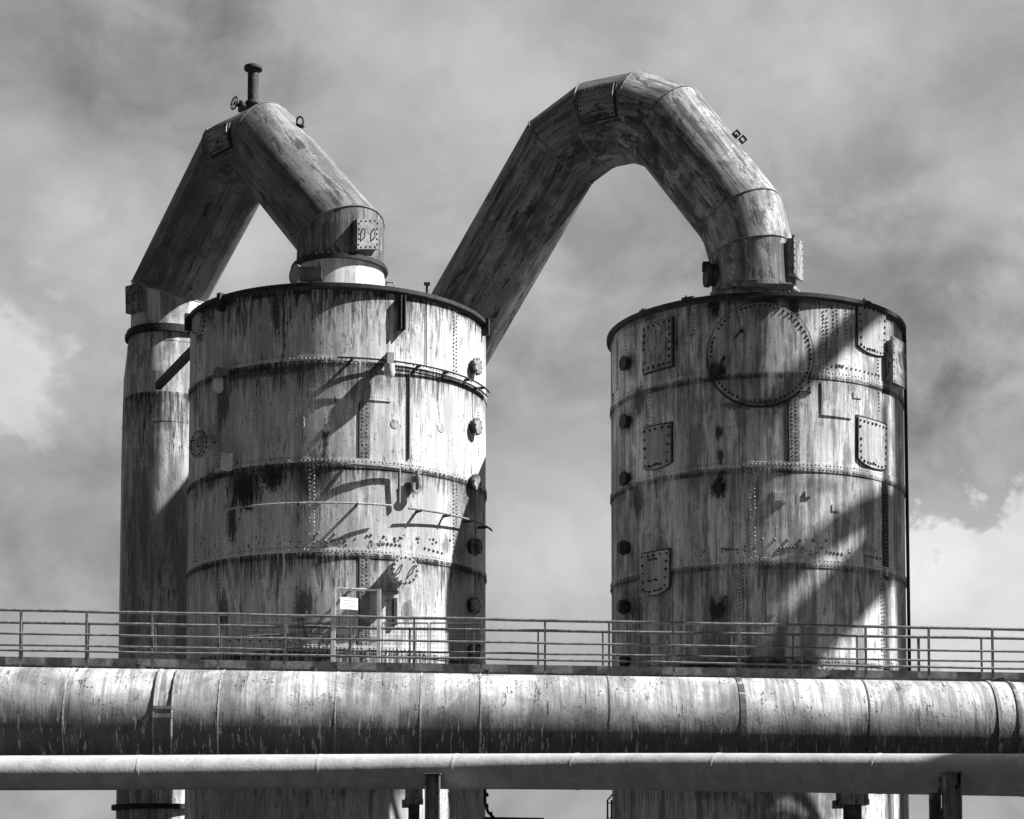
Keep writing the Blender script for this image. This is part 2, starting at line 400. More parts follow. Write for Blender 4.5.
M['hatch'] = weathered('hatch_paint', .34, .12, .02, .7, 'v', (7, 7), speck=.4, peel=(6, .5, .42, .6))
M['hatchpale'] = weathered('pale_cover_paint', .50, .32, .04, .4, 'v', (5, 7), speck=.25)

def base_tank(q, label, mat):
    cx, cy, Rr, zt, S_ = q['x'], q['py'], q['Rr'], q['zt'], q['S']
    t = thing('gas_washer_vessel', (cx, cy, 0), label, 'vessel', 'riveted gas washer vessels')
    m = MB(); m.lathe((cx, cy), [(Rr, .4), (Rr, zt + .06)]); q['mb'] = m; q['mat'] = mat
    m = MB(); m.lathe((cx, cy), [(Rr + .012, 0), (Rr + .3, 0), (Rr + .3, .4), (Rr, .4)]); m.build('plinth', 'concrete', t)
    m = MB(); m.lathe((cx, cy), [(Rr + .01, zt - .03), (Rr + .085, zt + .01), (Rr + .085, zt + .085), (Rr - .1, zt + .085)])
    for k in range(200):
        th = 2 * PI * k / 200; m.dome((cx + (Rr + .05) * math.sin(th), cy - (Rr + .05) * math.cos(th), zt + .08), (0, 0, 1), .026)
    m.build('rim_flange', 'dark', t)
    m = MB(); m.lathe((cx, cy), [(Rr - .1, zt + .085), (.5, zt + .33), (.0, zt + .33)]); m.build('roof', 'grey', t)
    for i, z in enumerate(q['seams']):
        m = MB(); m.lathe((cx, cy), [(Rr + .001, z + .10), (Rr + .016, z + .095), (Rr + .016, z - .075), (Rr + .001, z - .08)])
        for dz in (.055, -.035):
            rivet_row(m, S_, [(-PI * Rr, z + dz), (PI * Rr, z + dz)], .014, .017, .078)
        m.build('lap_seam', mat, t)
    return t
def vseam(q, t, px, py0, py1, double=True, mat='rivet', strip=None, r=.019):
    S_ = q['S']; u, v0 = S_.hit(px, py0); v1 = S_.hit(px, py1)[1]
    m = q['mb'] if strip is None else MB()
    w_ = .10 if double else .05
    if strip is not None: m.cur = 1; bent_plate(m, S_, [(u - w_, v1), (u + w_, v1), (u + w_, v0), (u - w_, v0)], .008); m.cur = 0
    else: m.cur = {'rivet': 1, 'rivet_light': 2}[mat]
    cols = (-.042, .042) if double else (0,)
    for i, du in enumerate(cols):
        o = .04 * i; rivet_row(m, S_, [(u + du, v0 - o), (u + du, v1)], .004, r, .075)
    m.cur = 0
    if strip is not None:
        m.build('butt_strap', [mat, strip], t)
        m = MB(); shell_tube(m, S_, [(u - w_ - .01, v0 - .03), (u - w_ - .01, v1 + .03)], .0, .018); m.build('left_edge_line', 'dark', t)  # dark line added along the strap's left edge
def plate(q, t, px_pts, name='patch_plate', mat='tank1', th=.03, bolts=0.0, boltmat='dark', inset=.06, br=.028, off=0.0):
    S_ = q['S']; out = [S_.hit(*p) for p in px_pts]
    ar = sum(out[i][0] * out[(i + 1) % len(out)][1] - out[(i + 1) % len(out)][0] * out[i][1] for i in range(len(out)))
    if ar < 0: out = out[::-1]
    m = MB(); bent_plate(m, S_, out, th, off)
    if bolts:
        g_ = MB(); cu = sum(p[0] for p in out) / len(out); cv = sum(p[1] for p in out) / len(out); bent_plate(g_, S_, [(cu + (a - cu) * 1.09, cv + (b - cv) * 1.06) for (a, b) in out], .02); g_.build('dark_backing', 'dark', t)  # slightly larger dark plate beneath gives the cover a dark outline
    m.cur = 1
    if bolts: rivet_row(m, S_, shrink(out, inset), th + off, br, bolts, True)
    return m.build(name, [mat, boltmat], t)
def curve_bottom(x0, x1, yt0, yt1, yb0, yb1, sag, n=8):
    pts = [(x0, yt0), (x1, yt1)]
    for i in range(n + 1):
        k = i / n; pts.append((x1 + (x0 - x1) * k, yb1 + (yb0 - yb1) * k + sag * math.sin(PI * k) ** .6))
    return pts
def knob(q, t, px, py, r=.13, ln=.22, name='capped_nozzle', mat='dark', facemat=None, handles=0, bolts=0, wheel=False):
    """flanged stub standing out of the shell"""
    S_ = q['S']; u, v = S_.hit(px, py)
    if abs(u) > 1.40 * S_.r: u = math.copysign(1.40 * S_.r, u)
    c = S_.p(u, v); n = S_.nrm(u); m = MB()
    m.tube([c - n * .05, c + n * ln], r * .78, 20, False); o = m.build(name, mat, t)
    m = MB(); m.disc(c + n * ln, n, r, .05, 28, .01)
    a = n.cross(Vector((0, 0, 1))).normalized(); b = Vector((0, 0, 1)); m.cur = 1
    for k in range(bolts):
        an = 2 * PI * k / bolts; m.dome(c + n * (ln + .05) + (a * math.cos(an) + b * math.sin(an)) * r * .88, n, .02)
        m.dome(c + n * (ln) + (a * math.cos(an) + b * math.sin(an)) * r * .95, (a * math.cos(an) + b * math.sin(an)), .03)
    m.build('blind_flange', [facemat or mat, 'dark'], o)
    for k in range(handles):
        s = (k - .5) * r * .95; m = MB(); q0 = c + n * (ln + .05) + a * -s
        d = (b * .8 + a * -.35).normalized() * r * .32
        m.tube([q0 - d, q0 - d + n * .06, q0 + d + n * .06, q0 + d], .012, 6); m.build('handle', 'dark', o)
    if wheel:
        m = MB(); cc = c + n * (ln + .09); pts = [cc + (a * math.cos(2 * PI * k / 16) + b * math.sin(2 * PI * k / 16)) * r * .8 for k in range(17)]
        m.tube(pts, .014, 6); m.tube([c + n * ln, cc], .02, 6); m.build('ring', 'dark', o)
    return o

tank1 = base_tank(T1, 'pale streaked riveted vessel on the left with sign fence at its foot', M['tank1'])
tank2 = base_tank(T2, 'darker riveted vessel on the right with large round bolted plate', M['tank2'])

# ---- fittings of the left vessel
q, t = T1, tank1; S_ = q['S']; Z = q['seams']; Rr = q['Rr']
for a in ((365, 402, 460, True, 'rivet', 'grey'), (312, 462, 550, True, 'rivet_light', None), (365, 553, 647, True, 'rivet', 'grey'), (365, 650, 668, True, 'rivet', None),
          (455, 306, 374, True, 'rivet', None), (455, 482, 566, True, 'rivet', None), (478, 405, 455, False, 'rivet', None), (478, 575, 640, False, 'rivet', None),
          (220, 376, 470, True, 'rivet', None), (196, 480, 572, True, 'rivet', None), (219, 566, 600, True, 'rivet', None), (200, 340, 370, False, 'rivet', None),
          (274, 300, 320, True, 'rivet', None), (400, 465, 500, False, 'rivet', None)):
    vseam(q, t, *a)
plate(q, t, [(285, 361), (390, 361), (391, 402), (285, 400)], 'raised_panel', M['tank1'], .02)
# rod-like vertical cover strips
for (px, y0, y1) in ((408.5, 374, 459), (284, 292, 358), (426, 300, 366)):
    m = MB(); u, v0 = S_.hit(px, y0); v1 = S_.hit(px, y1)[1]; shell_tube(m, S_, [(u, v0), (u, v1)], .02, .022 if px > 400 and px < 420 else .008); m.build('conduit', 'dark', t)
# fin bracket under the rim
m = MB(); u, v0 = S_.hit(400, 297); v1 = S_.hit(400, 331)[1]
for du in (-.03, .05):
    m.box(S_.p(u + du, (v0 + v1) / 2, .07), (.02, .16, v0 - v1), Matrix.Rotation(u / Rr, 3, 'Z'))
m.box(S_.p(u + .01, (v0 + v1) / 2, .02), (.10, .02, v0 - v1 - .04), Matrix.Rotation(u / Rr, 3, 'Z'))
m.build('lifting_bracket', 'dark', t)
# ring pipes standing off the shell, each with its brackets
def ring_pipe(q, t, px0, px1, cpy, off, r, nbr, mat='dark', dz=0.0):
    S_ = q['S']; z = z_at(q, cpy) + dz; u0 = S_.hit(px0, cpy)[0]; u1 = S_.hit(px1, cpy)[0]
    m = MB(); shell_tube(m, S_, [(u0, z), (u1, z)], off, r, .15); o = m.build('ring_pipe', mat, t)
    for k in range(nbr):
        u = u0 + (u1 - u0) * (k + .4) / nbr
        m = MB(); m.bar(S_.p(u, z - .01, -.01), S_.p(u, z - .01, off + .02), .03, .05); m.build('standoff_bracket', 'dark', o)
    return o
ring_pipe(q, t, 338, 483, 357, .13, .018, 6); ring_pipe(q, t, 372, 483, 361, .08, .016, 3)
ring_pipe(q, t, 234, 388, 503, .20, .020, 3, 'rivet_light'); ring_pipe(q, t, 404, 483, 504, .18, .020, 4, 'grey')
ring_pipe(q, t, 338, 395, 588, .16, .022, 2, 'rivet_light'); ring_pipe(q, t, 232, 330, 634, .22, .022, 3, 'grey')
# shelf angle with riser rod
m = MB(); u0, v0 = S_.hit(346, 466); u1, v1 = S_.hit(396, 471)
m.tube([S_.p(u0, v0, .02), S_.p(u0 + .12, v0, .13), S_.p((u0 + u1) / 2, v0, .13), S_.p(u1, v0, .13), S_.p(u1 + .02, v0 - .03, .12)], .03, 8)
u2, v2 = S_.hit(397, 504); m.tube([S_.p(u1 + .02, v0 - .03, .12), S_.p(u2, v2, .10)], .03, 8); m.build('bent_pipe', 'grey', t)
m = MB(); u0, v0 = S_.hit(367, 593); u1, v1 = S_.hit(395, 594)
m.box(S_.p((u0 + u1) / 2, v0, .11), (u1 - u0, .22, .03), Matrix.Rotation((u0 + u1) / 2 / Rr, 3, 'Z')); m.build('ledge', 'grey', t)
# slot, lug, valve stub
m = MB(); u, v = S_.hit(394, 612); m.box(S_.p(u, v, .03), (.07, .1, .52), Matrix.Rotation(u / Rr, 3, 'Z')); m.build('slot_guide', 'dark', t)
m = MB(); u, v = S_.hit(412, 483); n = S_.nrm(u); m.tube([S_.p(u, v - .12, .0), S_.p(u, v - .12, .2), S_.p(u, v + .2, .2)], .04, 10); m.disc(S_.p(u, v - .12, .16), n, .1, .05); m.box(S_.p(u, v + .05, .12), (.12, .12, .1), Matrix.Rotation(u / Rr, 3, 'Z')); m.build('valve_stub', 'grey', t)
m = MB(); u, v = S_.hit(326, 440)
m.disc(S_.p(u, v + .2, .0), S_.nrm(u), .06, .05, 14)
m.build('socket', 'grey', t)
for (px, py) in ((300, 425), (395, 424), (441, 428), (260, 575), (373, 546), (300, 420)):
    m = MB(); u, v = S_.hit(px, py); m.disc(S_.p(u, v, -.01), S_.nrm(u), .09, .02, 20, .004); m.build('plug_plate', M['tank1'], t)
# round manhole covers
knob(q, t, 397, 573, .27, .36, 'manhole', M['tank1'], M['cone'], 2, 16)
knob(q, t, 210, 446, .27, .24, 'manhole', M['tank1'], M['hatchpale'], 2, 16)
knob(q, t, 208, 326, .22, .2, 'manhole', M['tank1'], M['hatchpale'], 0, 14)
for (px, py, wh) in ((474, 367, 0), (474, 427, 0), (473, 483, 0), (472, 547, 1), (472, 606, 0), (472, 652, 1)):
    knob(q, t, px - 2, py, .17, .10, 'capped_nozzle', 'dark', 'hatch', 0, 8, bool(wh))
# bulkhead lamps clamped under the seam
def lamp(px, py, sc_=1.0, off=.35):
    u, v = S_.hit(px, py); n = S_.nrm(u); rot = Matrix.Rotation(u / Rr, 3, 'Z')
    m = MB(); m.box(S_.p(u, v + .17, off / 2), (.10, off, .09), rot); m.box(S_.p(u, v + .1, off), (.13, .13, .24), rot); o = m.build('lamp_housing', 'grey', t)
    m = MB(); c = S_.p(u, v, off); m.tube([c + Vector((0, 0, .0)), c - Vector((0, 0, .2)), c - Vector((0, 0, .25))], [.10, .10, .06], 16); m.build('lamp_glass', 'pale', o)
lamp(385, 368, 1, .27); lamp(228, 382, 1, .25)
m = MB(); u, v = S_.hit(234, 463); rot = Matrix.Rotation(u / Rr, 3, 'Z') @ Matrix.Rotation(.35, 3, 'Y') @ Matrix.Rotation(.3, 3, 'X')
m.box(S_.p(u, v, .2), (.2, .12, .34), rot); m.bar(S_.p(u, v, 0), S_.p(u, v, .2), .06); m.build('floodlight', 'pale', t)
# bolt groups
m = q['mb']; m.cur = 1
for (x0, x1, y, k, dy) in ((318, 450, 533, 9, 7), (322, 345, 543, 6, -2), (380, 400, 543, 6, 2), (425, 442, 548, 5, 5), (318, 346, 541, 5, -1), (230, 300, 641, 8, 0)):
    for i in range(k):
        u, v = S_.hit(x0 + (x1 - x0) * i / (k - 1), y + dy * i / (k - 1)); m.dome(S_.p(u, v, 0), S_.nrm(u), .03)
for i in range(46):
    u, v = S_.hit(random.uniform(200, 440), random.uniform(534, 548)); m.dome(S_.p(u, v, 0), S_.nrm(u), random.uniform(.015, .03))
q['mb'].cur = 0; q['mb'].build('shell', [q['mat'], 'rivet', 'rivet_light'], t)
# rim ornaments: lugs & peg
m = MB(); zt = q['zt']
for (px, h) in ((427, .28),):
    c = P(px, 290, q['py'] - 2.4); m.tube([(c.x, c.y, zt), (c.x, c.y, zt + h)], .025, 8); m.box((c.x, c.y, zt + h), (.12, .06, .05))
m.build('peg', 'dark', t)
for px in (224, 192, 482):
    m = MB()
    u, _ = S_.hit(min(max(px, 191), 483), 330); m.box(S_.p(u, zt - .05, .08), (.10, .14, .34), Matrix.Rotation(u / Rr, 3, 'Z')); m.build('rim_clamp', 'dark', t)

# ---- fittings of the right vessel
q, t = T2, tank2; S_ = q['S']; zt = q['zt']
for a in ((794, 393, 463, True, 'rivet', 'grey'), (752, 467, 560, True, 'rivet_light', None), (741, 563, 655, True, 'rivet', None), (825, 304, 372, True, 'rivet', None),
          (835, 304, 335, True, 'rivet', None), (846, 306, 338, False, 'rivet', None), (885, 482, 580, True, 'rivet', 'dark'), (882, 575, 655, True, 'rivet', None),
          (648, 388, 425, True, 'rivet', None), (692, 303, 335, True, 'rivet', None), (626, 320, 350, False, 'rivet', None), (878, 360, 418, False, 'rivet', None),
          (878, 420, 465, False, 'rivet', None), (799, 306, 330, False, 'rivet', None), (795, 660, 668, True, 'rivet', None), (825, 662, 672, True, 'rivet', None)):
    vseam(q, t, *a)
u, v = S_.hit(760.5, 354)
circ = [(u + 1.02 * math.cos(2 * PI * k / 64), v + 1.01 * math.sin(2 * PI * k / 64)) for k in range(64)]
m = MB(); bent_plate(m, S_, [(u + (a - u) * 1.03, v + (b - v) * 1.03 - .01) for (a, b) in circ], .018, 0, 14, (u, v)); m.build('dark_backing', 'dark', t)  # wider dark disc beneath, showing as a dark ring round the cover
m = MB(); bent_plate(m, S_, circ, .04, 0, 14, (u, v)); m.cur = 1; rivet_row(m, S_, shrink(circ, .05), .04, .027, .088, True); m.build('round_cover_plate', [M['tank2'], 'dark'], t)
plate(q, t, curve_bottom(645.5, 672, 429, 424, 469, 462, 3), 'bolted_cover', M['hatchpale'], .07, .16, br=.03)
o = plate(q, t, curve_bottom(643.5, 670, 555, 550, 592, 586, 6), 'bolted_cover', M['hatchpale'], .07, .15, br=.03)
for py in (560, 581):
    m = MB(); uu, vv = S_.hit(656, py); m.tube([S_.p(uu - .09, vv, .06), S_.p(uu - .09, vv, .13), S_.p(uu + .09, vv, .13), S_.p(uu + .09, vv, .06)], .018, 6); m.build('handle', 'dark', o)
plate(q, t, [(645, 328), (673, 318), (673, 366), (645, 374)], 'bolted_cover', M['hatch'], .07, .14, br=.03)
plate(q, t, curve_bottom(857, 884, 303, 312, 345, 355, 4), 'bolted_cover', M['hatchpale'], .04, .14, br=.028)
plate(q, t, curve_bottom(857, 885, 417, 426, 458, 468, 5), 'bolted_cover', M['hatchpale'], .05, .12, br=.028)
plate(q, t, [(821, 381), (851, 386), (851, 419), (821, 415)], 'patch_plate', M['tank2'], .025)
plate(q, t, [(853, 392), (861, 393), (861, 399), (853, 398)], 'patch_plate', M['tank2'], .02)
plate(q, t, [(799, 379), (811, 380), (811, 392), (799, 391)], 'patch_plate', M['tank2'], .04, .1)
plate(q, t, [(773, 491), (786, 491), (786, 503), (773, 503)], 'patch_plate', M['tank2'], .02)
plate(q, t, [(775, 493), (784, 493), (784, 501), (775, 501)], 'patch_plate', M['tank2'], .035)
plate(q, t, [(805, 491), (811, 491), (811, 497), (805, 497)], 'patch_plate', M['tank2'], .03)
plate(q, t, [(832, 504), (839, 505), (839, 512), (832, 511)], 'patch_plate', M['tank2'], .02)
plate(q, t, [(765, 603), (776, 603), (776, 615), (765, 615)], 'patch_plate', M['tank2'], .02)
plate(q, t, [(736, 378), (745, 378), (745, 392), (736, 392)], 'patch_plate', M['tank2'], .05)
plate(q, t, [(699, 570), (706, 570), (706, 589), (699, 590)], 'patch_plate', M['tank2'], .04)
plate(q, t, [(612.5, 345), (618, 340), (618, 390), (612.5, 396)], 'patch_plate', M['tank2'], .03)
m = MB()
for (px, py, d) in ((891.5, 364, .13),):
    uu, vv = S_.hit(px, py); rot = Matrix.Rotation(uu / Rr, 3, 'Z')
    m.box(S_.p(uu, vv, d / 2), (.58, d, .80), rot); o = m.build('access_box', M['hatch'], t)
    m = MB(); m.box(S_.p(uu, vv, d + .02), (.68, .05, .92), rot)
    for i in range(7):
        for sx in (-.29, .29): m.dome(S_.p(uu, vv - .42 + .14 * i, d + .045) + rot @ Vector((sx, 0, 0)), rot @ Vector((0, -1, 0)), .026)
    m.build('door', M['hatch'], o)
for py in (363, 421, 478, 547, 606, 660, 760): knob(q, t, 628, py + 1, .15, .08, 'capped_nozzle', 'dark', 'dark', 0, 0, py in (547, 606, 760))
for (px, py) in ((717, 371), (718, 489), (719, 610)):
    m = MB(); uu, vv = S_.hit(px, py); m.disc(S_.p(uu, vv, 0), S_.nrm(uu), .09, .08, 16)
    m.tube([S_.p(uu, vv, .04), S_.p(uu + .12, vv + .12, .12), S_.p(uu + .16, vv + .25, .04)], .025, 6); m.build('burner_stub', 'dark', t)
m = MB(); uu, vv = S_.hit(733, 340); u2, v2 = S_.hit(742, 332); m.tube([S_.p(uu, vv, .02), S_.p((uu + u2) / 2, vv + .06, .08), S_.p(u2, v2, .1)], .018, 6); m.disc(S_.p(u2, v2, 0), S_.nrm(u2), .04, .1, 10); m.build('peg', 'dark', t)
m = MB(); uu, v0 = S_.hit(902, 305); v1 = S_.hit(902, 600)[1]; shell_tube(m, S_, [(uu, zt - .05), (uu, v1), (uu, v1 - 1.5)], .05, .035); m.build('drain_pipe', 'dark', t)
m = q['mb']; m.cur = 1
for (x0, x1, y, k, dy) in ((762, 826, 539, 6, 2), (780, 797, 548, 6, -1), (827, 842, 552, 5, 2), (866, 880, 556, 5, 3), (722, 737, 549, 5, 1), (770, 850, 668, 6, 2), (770, 850, 661, 8, 1), (782, 790, 318, 3, 0),
                       (837, 843, 365, 3, 1), (790, 884, 363, 1, 0)):
    for i in range(k):
        u_, v_ = S_.hit(x0 + (x1 - x0) * i / max(1, k - 1), y + dy * i / max(1, k - 1)); m.dome(S_.p(u_, v_, 0), S_.nrm(u_), .032)
for (x0, y0, x1, y1) in ((832, 366, 888, 380),):
    u0, v0 = S_.hit(x0, y0); u1, v1 = S_.hit(x1, y1); rivet_row(m, S_, [(u0, v0), (u1, v0)], 0, .026, .12)
for i in range(40):
    u_, v_ = S_.hit(random.uniform(640, 880), random.uniform(545, 556)); m.dome(S_.p(u_, v_, 0), S_.nrm(u_), random.uniform(.015, .028))
q['mb'].cur = 0; q['mb'].build('shell', [q['mat'], 'rivet', 'rivet_light'], t)
for (px, w_) in ((686, .26), (640, .2), (870, .22)):
    m = MB(); u_, _ = S_.hit(px, 300); a_ = u_ / Rr; m.box(S_.p(u_, zt + .13, -.1), (w_, .1, .09), Matrix.Rotation(a_, 3, 'Z')); m.tube([S_.p(u_ - .06, zt + .1, -.1), S_.p(u_ - .06, zt + .22, -.1)], .02, 6); m.build('rim_bracket', 'dark', t)

# ------------------------------------------------------------------ gas ducts
def ring_frames(path):
    """mitred round duct: per segment, the two elliptical end rings share the mitre planes"""
    n = len(path); dirs = [(path[i + 1] - path[i]).normalized() for i in range(n - 1)]
    planes = [dirs[0]] + [(dirs[i - 1] + dirs[i]).normalized() for i in range(1, n - 1)] + [dirs[-1]]
    frames = []; a = Vector((0, -1, 0)); 
    for d in dirs:
        a = (a - d * a.dot(d)).normalized(); frames.append((a.copy(), d.cross(a)))
    return dirs, planes, frames
def duct_segments(path, radii, parent, mats, n=56, first=True, welds=True):
    path = [Vector(p) for p in path]; dirs, planes, frames = ring_frames(path); L = 0; objs = []
    for i, d in enumerate(dirs):
        a, b = frames[i]; rings = []
        for j in (i, i + 1):
            r = radii[j]; ring = []
            for k in range(n + 1):
                an = -PI + 2 * PI * k / n; v = (a * math.cos(an) + b * math.sin(an)) * r
                v = v - d * (v.dot(planes[j]) / d.dot(planes[j])); ring.append(path[j] + v)
            rings.append(ring)
        seg = (path[i + 1] - path[i]).length
        vs = []; uv = []; K = max(1, int(seg / .5))
        for kk in range(K + 1):
            for k in range(n + 1):
                p0, p1 = rings[0][k], rings[1][k]; vs.append(p0.lerp(p1, kk / K))
                uv.append((radii[i] * (-PI + 2 * PI * k / n), L + seg * kk / K))
        fs = [(kk * (n + 1) + k, kk * (n + 1) + k + 1, (kk + 1) * (n + 1) + k + 1, (kk + 1) * (n + 1) + k) for kk in range(K) for k in range(n)]
        m = MB(); m.add(vs, fs, uv, True); o = m.build('duct_section', mats[i], parent); objs.append(o)
        if welds and i < len(dirs) - 1:
            m = MB(); m.tube(rings[1], .019, 6, False); m.build('weld_bead', mats[i], o)
        L += seg
    return objs
def duct_surf(p0, p1, r): return Cyl(p0, p1, r)
def band(mb, c, r0, r1, z0, z1):
    mb.lathe(c, [(r0, z0), (r1, z0), (r1, z1), (r0, z1)], 72)
def ribbed_hatch(S_, pxs, name, parent, mat, depth=.1, bolts=.09, handles=True, bent=False):
    out = [S_.hit(*p) for p in pxs]
    ar = sum(out[i][0] * out[(i + 1) % len(out)][1] - out[(i + 1) % len(out)][0] * out[i][1] for i in range(len(out)))
    if ar < 0: out = out[::-1]
    cu = sum(p[0] for p in out) / 4; cv = sum(p[1] for p in out) / 4; n = S_.nrm(cu); tt = S_.t; b = tt.cross(n)
    flat = [S_.p(cu, cv) + b * (u - cu) + tt * (v - cv) for (u, v) in out]
    if bent:
        m = MB(); bent_plate(m, S_, [(cu + (a - cu) * 1.12, cv + (q_ - cv) * 1.12) for (a, q_) in out], .025); m.build('dark_backing', 'dark', parent)  # larger dark sheet under the hatch, outlining it
        m = MB(); bent_plate(m, S_, out, depth); m.cur = 1; rivet_row(m, S_, shrink(out, .05), depth, .022, bolts, True); o = m.build(name, [mat, 'dark'], parent)
        m = MB(); m.bar(S_.p(cu + .1, cv, depth), S_.p(cu + .1, cv + .12, depth + .05), .03); m.build('handle', 'dark', o)
        return o
    m = MB(); top = [p + n * depth for p in flat]; bot = [p - n * .25 for p in flat]
    m.add(top + bot, [(0, 1, 2, 3), (0, 4, 5, 1), (1, 5, 6, 2), (2, 6, 7, 3), (3, 7, 4, 0)]); o = m.build(name, mat, parent)
    m = MB()
    for i in range(4):
        a_, b_ = top[i], top[(i + 1) % 4]; L = (b_ - a_).length; k = max(2, int(L / bolts)); c_ = sum(top, Vector()) / 4
        for j in range(k):
            p = a_.lerp(b_, (j + .5) / k); m.dome(p + (c_ - p).normalized() * .045, n, .02)
    m.build('bolts', 'dark', o)
    if handles:
        c_ = sum(top, Vector()) / 4
        for s in (-1, 1):
            m = MB(); e = (top[1] - top[0]).normalized(); f = (top[3] - top[0]).normalized(); w_ = (top[1] - top[0]).length
            q0 = c_ + e * s * w_ * .24; m.tube([q0 - f * .1, q0 - f * .08 + n * .06, q0 + f * .08 + n * .06, q0 + f * .1], .013, 6); m.build('handle', 'dark', o)
    return o

# ---- left duct: riser behind the left vessel, over the top, down to its nozzle
DY = 43.4
rx = P(168.5, 330, DY).x
rz_top = P(167, 327, DY - 1).z
riser = thing('riser_pipe', (rx, DY, 0), 'tall upright pipe standing behind the left vessel, far left', 'pipe')
m = MB(); zb = P(165, 450, DY).z; zb2 = P(165, 382, DY).z
m.lathe((rx, DY), [(1.025, 0), (1.015, zb), (.99, zb2), (.885, rz_top)], 96); m.build('shell', M['riser'], riser)
m = MB(); band(m, (rx, DY), .86, .98, rz_top - .06, rz_top + .03); band(m, (rx, DY), .86, .94, rz_top - .02, rz_top + .12)
for k in range(48): th = 2 * PI * k / 48; m.dome((rx + .93 * math.sin(th), DY - .93 * math.cos(th), rz_top + .03), (0, 0, 1), .03)
m.build('flange', 'dark', riser)
zf = P(150, 806, DY - 1.1).z
m = MB(); band(m, (rx, DY), 1.0, 1.13, zf - .05, zf + .06); m.build('flange', 'dark', riser)
for py in (338, 420, 444):
    m = MB(); z = P(167, py, DY - 1).z; rr_ = .885 + (.99 - .885) * min(1, (rz_top - z) / (rz_top - zb2)) if z > zb2 else 1.005
    m.lathe((rx, DY), [(rr_ - .01, z + .03), (rr_ + .008, z + .02), (rr_ + .008, z - .02), (rr_ - .01, z - .03)], 96); m.build('weld_bead', M['riser'], riser)
# strut from riser to vessel
m = MB(); a_ = P(158, 386, DY - 1.15); b_ = P(195, 348, 39.6)
strut = thing('brace_bar', a_, 'dark slanting bar between the far left riser and left vessel', 'brace'); m.bar(a_, b_, .12, .17); m.build('bar', 'dark', strut)

d1 = thing('gas_duct', (rx, DY, rz_top), 'dull two-legged gas duct bent over behind left vessel, small vent pipe on top', 'duct', 'bent gas ducts')
n1x, n1y = T1['x'], T1['py']
q1 = [Vector((rx, DY, rz_top + .03)), Vector((rx, DY, P(167, 292, DY).z)), P(236, 162, 41.7), P(267, 148, 40.9), None, None]
zc = P(339.5, 236, n1y).z; zfl = P(339, 254, n1y - .9).z
q1[4] = Vector((n1x + .02, n1y, zc)); q1[5] = Vector((n1x + .02, n1y, zfl))
duct_segments(q1, [.85, .85, .88, .88, .89, .91], d1, [M['riser'], M['duct1'], M['duct1'], M['duct1'], M['nozzle']])
m = MB(); band(m, (n1x, n1y), .88, 1.0, zfl - .09, zfl - .035); band(m, (n1x, n1y), .88, .97, zfl - .03, zfl + .01)
for k in range(44): th = 2 * PI * k / 44; m.dome((n1x + .95 * math.sin(th), n1y - .95 * math.cos(th), zfl + .01), (0, 0, 1), .026)
m.build('flange', 'dark', d1)
m = MB(); m.lathe((n1x, n1y), [(.92, zfl - .09), (.93, zfl - .25), (1.04, T1['zt'] + .2)], 72); m.build('nozzle_cone', M['cone'], tank1)
m = MB(); m.box(P(311, 274, n1y - 1.08), (.44, .28, .22)); m.bar(P(311, 274, n1y - 1.0), P(311, 296, n1y - 1.0), .08); m.build('junction_box', 'dark', tank1)
m = MB()
c_ = P(297, 275, n1y - .9); m.disc(c_, (-.75, -.65, 0), .20, .06, 20); m.tube([(n1x, n1y, c_.z), c_], .15, 14); m.build('side_nozzle', 'grey', tank1)
c_ = P(390, 285, n1y - 1.6); m = MB(); m.tube([c_ + Vector((-.1, 0, -.45)), c_ + Vector((-.08, 0, .05)), c_ + Vector((.08, 0, .05)), c_ + Vector((.1, 0, -.45))], .02, 6); m.build('lifting_eye', 'grey', tank1)
# hatches of duct 1
ns = duct_surf(q1[4] * 0 + Vector((n1x, n1y, zfl)), Vector((n1x, n1y, zc)), .90)
ribbed_hatch(ns, [(353, 221), (374, 221), (374, 251), (353, 251)], 'access_hatch', d1, M['grey'], .12, .12)
ms = duct_surf(q1[2], q1[3], .91)
ribbed_hatch(ms, [(210, 133), (229, 124), (231, 146), (213, 156)], 'access_hatch', d1, M['hatch'], .06, .14, False, True)
rs = duct_surf(q1[0], q1[1], .85)
ribbed_hatch(rs, [(132, 288), (146, 284), (146, 311), (132, 315)], 'access_hatch', d1, M['hatch'], .12, .13)
# vent stub with valve on the crown
cb = P(255, 112, 41.2); zb_ = P(253, 104, 41.2).z; zt_ = P(253, 69, 41.2).z
vx, vy = P(253, 90, 41.2).x, 41.2
m = MB(); m.tube([(vx, vy, zb_ - .4), (vx, vy, zt_)], .12, 20); vp = m.build('vent_pipe', 'rust', d1)
m = MB(); m.disc((vx, vy, zt_ - .02), (0, 0, 1), .2, .07, 24, .01); m.disc((vx, vy, zb_ - .02), (0, 0, 1), .17, .06, 24, .01); m.build('cap_flange', 'dark', vp)
m = MB(); a0 = Vector((vx, vy, zb_ - .12)); m.tube([a0, a0 + Vector((-.24, -.1, .02))], .10, 14); m.disc(a0 + Vector((-.22, -.1, .02)), (-.9, -.3, .05), .13, .07, 16)
m.tube([a0 + Vector((-.24, -.1, .02)), a0 + Vector((-.36, -.16, .06))], .04, 10); vb = m.build('valve_body', 'dark', vp)
m = MB(); hc = a0 + Vector((-.38, -.17, .07)); hn = Vector((-.75, -.6, .1)).normalized(); ha = hn.cross(Vector((0, 0, 1))).normalized(); hb = hn.cross(ha)
m.tube([hc + (ha * math.cos(2 * PI * k / 18) + hb * math.sin(2 * PI * k / 18)) * .14 for k in range(19)], .016, 6)
for k in range(3):
    an = PI * k / 3; e = (ha * math.cos(an) + hb * math.sin(an)) * .14; m.tube([hc - e, hc + e], .01, 5)
m.build('handwheel', 'dark', vb)
